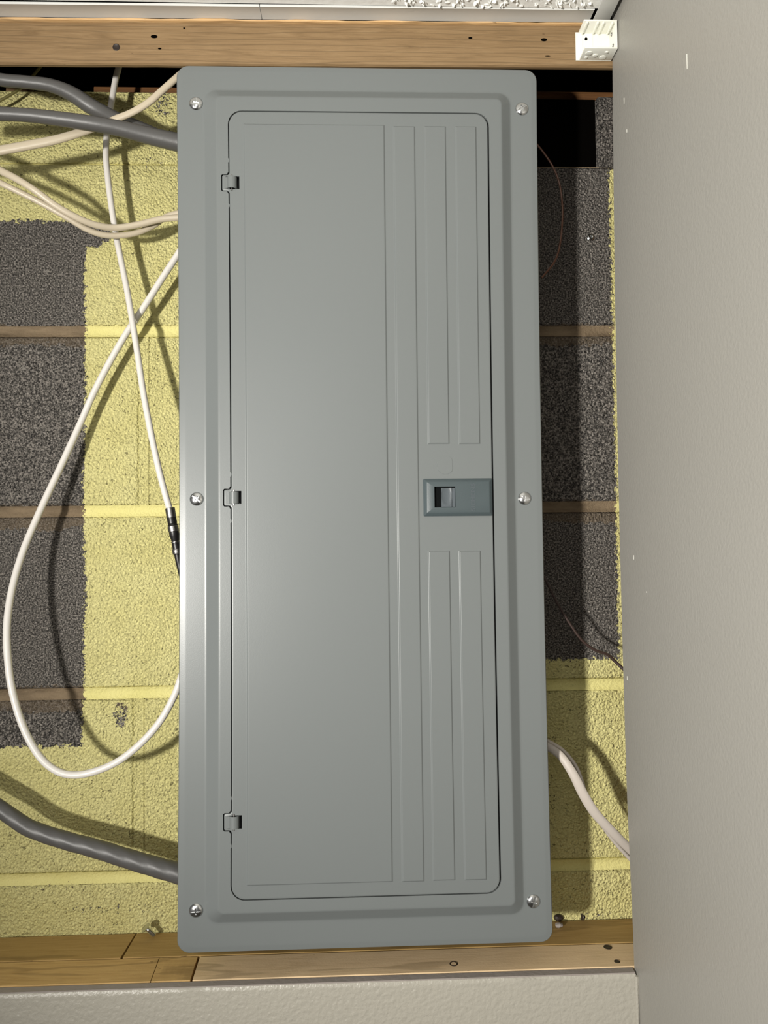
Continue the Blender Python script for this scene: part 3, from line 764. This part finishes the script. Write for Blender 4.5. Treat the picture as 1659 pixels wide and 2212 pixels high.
# vertical coax with its connector
CA = empty('coaxial_cable', at(365, 1097, .02), 'white coaxial cable running down to a black and silver connector beside the panel', 'cable')
tube('jacket', px([(262, 105, .070, .0033), (257, 142, .070, .0033), (250, 170, .069, .0033), (242, 215, .068, .0033), (234, 260, .067, .0033), (230, 300, .067, .0033), (229, 340, .066, .0033), (233, 385, .066, .0033), (240, 440, .066, .0033), (250, 505, .065, .0033), (262, 565, .064, .0033), (275, 630, .060, .0033), (287, 700, .054, .0033), (298, 770, .046, .0033), (310, 850, .036, .0033), (325, 930, .029, .0033), (341, 1005, .024, .0033), (355, 1060, .021, .0033), (367, 1102, .019, .0033)]), M['coax'], CA)
def seg_axis(p, q): return (at(*q) - at(*p))
def plug(name, p, q, prof, mat, parent, label=None):
    a, b = at(*p), at(*q); bm = bmesh.new(); L = (b-a).length
    lathe(bm, [(h*L, r) for h, r in prof], a, b-a, 20); o = bmo(bm, name, mat, parent, 2)
    if label: o['label'] = label
    return o
A0 = (366, 1097, .019); def_ = None
def lerp(t, a=(367, 1097), b=(384, 1200)): return (a[0]+(b[0]-a[0])*t, a[1]+(b[1]-a[1])*t, .0336)
plug('crimp_sleeve', lerp(0), lerp(.20), [(0, .0044), (.04, .0049), (1, .0049)], M['steel'], CA, 'shiny metal sleeve')
cp = plug('connector_body', lerp(.20), lerp(.98), [(0, .0047), (.16, .0047), (.17, .0043), (.20, .0050), (.48, .0050), (.50, .0047), (.62, .0040), (.64, .0036), (.70, .0040), (.96, .0040), (1, .0034)], M['black'], CA, 'black connector body')
plug('nut', lerp(.38), lerp(.50), [(0, .0050), (.08, .0054), (.92, .0054), (1, .0050)], M['steel'], CA)
plug('band', lerp(.70), lerp(.735), [(0, .0042), (.2, .0044), (.8, .0044), (1, .0042)], M['steel'], CA)
plug('ring', lerp(.86), lerp(.97), [(0, .0045), (.1, .0048), (.9, .0048), (1, .0045)], M['steel'], CA)
tube('lead', px([(383, 1196, .019, .0034), (388, 1222, .020, .0031), (398, 1260, .022, .0031), (412, 1310, .026, .0031)]), M['black'], CA)
# looping coax
cable('coaxial_cable', [(416, 500, .066, .0036), (392, 538, .068, .0036), (350, 602, .070, .0036), (312, 662, .072, .0036), (272, 722, .074, .0036), (236, 784, .076, .0036), (202, 850, .077, .0036), (172, 918, .077, .0036), (131, 1008, .070, .0036), (88, 1100, .060, .0036), (50, 1190, .048, .0036), (26, 1272, .034, .0036), (15, 1350, .022, .0036), (17, 1425, .014, .0036), (27, 1495, .009, .0036), (50, 1570, .005, .0036), (84, 1632, .003, .0036), (122, 1665, .003, .0036), (163, 1674, .004, .0036), (212, 1664, .006, .0036), (262, 1640, .009, .0036), (310, 1600, .013, .0036), (348, 1555, .017, .0036), (378, 1500, .021, .0036), (394, 1455, .024, .0036), (412, 1400, .028, .0036)],
      'coax', 'white coaxial cable hanging in one large loop left of the panel')
# cream strands at the upper left
dbl = lambda a: 1.0 - .10*math.exp(-((abs(math.sin(a))-.0)/.18)**2)
cable('flat_cable', [(-160, 345, .008, .0048), (-60, 336, .009, .0048), (0, 325, .011, .0048), (60, 314, .013, .0048), (120, 302, .015, .0046), (180, 284, .018, .0042), (225, 268, .0200, .0038), (250, 257, .0200, .0036), (285, 243, .0195, .0036), (320, 222, .0195, .0037), (350, 196, .021, .0037), (385, 165, .024, .0037), (408, 144, .026, .0037)],
      'cream', 'cream cable rising over the thick grey cables to the panel top', flat=.7, prof=dbl, raw=True)
cable('flat_cable', [(-160, 290, .032, .0038), (-60, 333, .026, .0038), (0, 368, .019, .0038), (35, 386, .017, .0036), (75, 411, .018, .0034), (120, 444, .024, .0034), (168, 471, .032, .0034), (210, 487, .041, .0034), (250, 492, .049, .0034), (300, 485, .053, .0034), (345, 474, .055, .0034), (385, 470, .056, .0034), (412, 468, .056, .0034)],
      'cream', 'upper of two cream cables dipping to the panel side, slightly nearer the room', flat=.8, raw=True)
cable('flat_cable', [(-160, 325, .044, .0032), (-60, 365, .034, .0032), (-30, 380, .028, .0032), (0, 395, .022, .0031), (40, 414, .024, .0031), (90, 439, .028, .0031), (140, 467, .034, .0031), (185, 494, .042, .0031), (222, 507, .049, .0031), (256, 509, .055, .0031), (295, 503, .060, .0031), (330, 488, .063, .0031), (360, 468, .063, .0031), (388, 460, .063, .0031), (412, 456, .063, .0031)],
      'cream', 'lower of two cream cables dipping to the panel side', flat=.8, raw=True)
cable('thin_cable', [(-100, 262, .075, .0016), (-30, 232, .078, .0016), (10, 212, .080, .0016), (45, 190, .084, .0016), (70, 165, .09, .0016), (95, 135, .094, .0016)], 'olive', 'thin olive cable at the upper left edge under the thick cable', seg=8)
# right side
cable('thin_wire', [(1150, 300, .078, .0011), (1178, 335, .080, .0011), (1197, 366, .082, .0011), (1209, 400, .084, .0011), (1215, 450, .085, .0011), (1213, 500, .085, .0011), (1207, 540, .084, .0011), (1196, 568, .082, .0011), (1170, 600, .078, .0011)], 'brown', 'thin brown wire bowed in the shadow at the upper right of the panel', seg=8)
cable('thin_wire', [(1150, 1205, .060, .0011), (1180, 1256, .060, .0012), (1205, 1305, .060, .0012), (1234, 1352, .060, .0013), (1258, 1384, .060, .0014), (1285, 1404, .060, .0015), (1312, 1414, .060, .0016), (1328, 1428, .060, .0017), (1350, 1449, .058, .0017), (1380, 1482, .056, .0017)], 'darkwire', 'thin dark brown wire running down behind the right wall corner', seg=8)
cable('flat_cable', [(1150, 1600, .050, .0042), (1182, 1612, .046, .0042), (1212, 1634, .042, .0042), (1238, 1672, .038, .0046), (1260, 1716, .036, .0050), (1286, 1757, .036, .0050), (1322, 1796, .038, .0048), (1362, 1836, .042, .0046), (1400, 1872, .046, .0046)], 'flatwhite', 'wider off-white flat cable curving from the panel bottom to the right wall', flat=.55, prof=dbl)
cable('flat_cable', [(1150, 1585, .056, .0020), (1182, 1600, .052, .0020), (1215, 1620, .050, .0020), (1242, 1652, .048, .0020), (1256, 1684, .046, .0020), (1268, 1722, .047, .0020), (1290, 1766, .049, .0020), (1322, 1812, .050, .0020), (1362, 1856, .052, .0022), (1400, 1895, .054, .0022)], 'flatwhite', 'thinner off-white cable twisting alongside the wider flat one', seg=10)
# wall stud anchor, stray screws
p = at(1275, 513, .1045); bm = bmesh.new(); lathe(bm, [(-.004, .0040), (.0010, .0040), (.0014, .0034), (.0013, .0026), (.0024, .0024), (.0022, .0015), (.0010, .0010)], p, seg=20)
tag(bmo(bm, 'masonry_pin', M['zinc'], None, 2, origin=p), 'round steel masonry pin in the bare grey block right of the panel', 'fastener')
def loose_screw(name, base, tip, r, mat, label):
    a, b = Vector(base), Vector(tip); bm = bmesh.new(); L = (b-a).length; pr = [(0, r*.2)]
    k = 0; n = 9
    for k in range(n):
        pr += [(L*(.08+.70*k/n), r*.55), (L*(.08+.70*(k+.5)/n), r*.85)]
    pr += [(L*.82, r*.6), (L*.94, r*1.7), (L*.97, r*1.8), (L, r*1.5)]
    lathe(bm, pr, a, b-a, 12)
    return tag(bmo(bm, name, mat, None, 2), label, 'screw')
q = zat(335, 2026); hd = at(314, 2003, q.y-.004)
loose_screw('loose_screw', (q.x, q.y, zl+.0020), hd, .0030, M['zinc'], 'bent shiny screw sticking up from the rear plate at the lower left')
q1, q2 = zat(1254, 1983), zat(1276, 1975)
loose_screw('loose_screw', (q2.x, q2.y-.004, zl+.0022), (q1.x, q1.y-.004, zl+.0024), .0019, M['rust'], 'small black screw lying on the rear plate right of the panel')
q = zat(1203, 1987); bm = bmesh.new()
bmesh.ops.create_icosphere(bm, subdivisions=2, radius=1, matrix=Matrix.Translation((q.x+.001, q.y-.002, zl+.0035)) @ Matrix.Diagonal((.0055, .004, .0036, 1)))
for v in bm.verts: v.co += Vector((random.uniform(-1, 1), random.uniform(-1, 1), random.uniform(-1, 1)))*.0005
tag(bmo(bm, 'rubble_crumb', M['rust'], None), 'dark crumb of rubble on the rear plate at the panel corner', 'debris')
q = zat(1206, 2000); bm = bmesh.new()
bmesh.ops.create_icosphere(bm, subdivisions=2, radius=1, matrix=Matrix.Translation((q.x, q.y-.003, zl+.0022)) @ Matrix.Diagonal((.0045, .0035, .0024, 1)))
for v in bm.verts: v.co += Vector((random.uniform(-1, 1), random.uniform(-1, 1), random.uniform(-1, 1)))*.0004
tag(bmo(bm, 'rubble_crumb', M['paper'], None), 'pale grey crumb of mortar on the rear plate at the panel corner', 'debris')
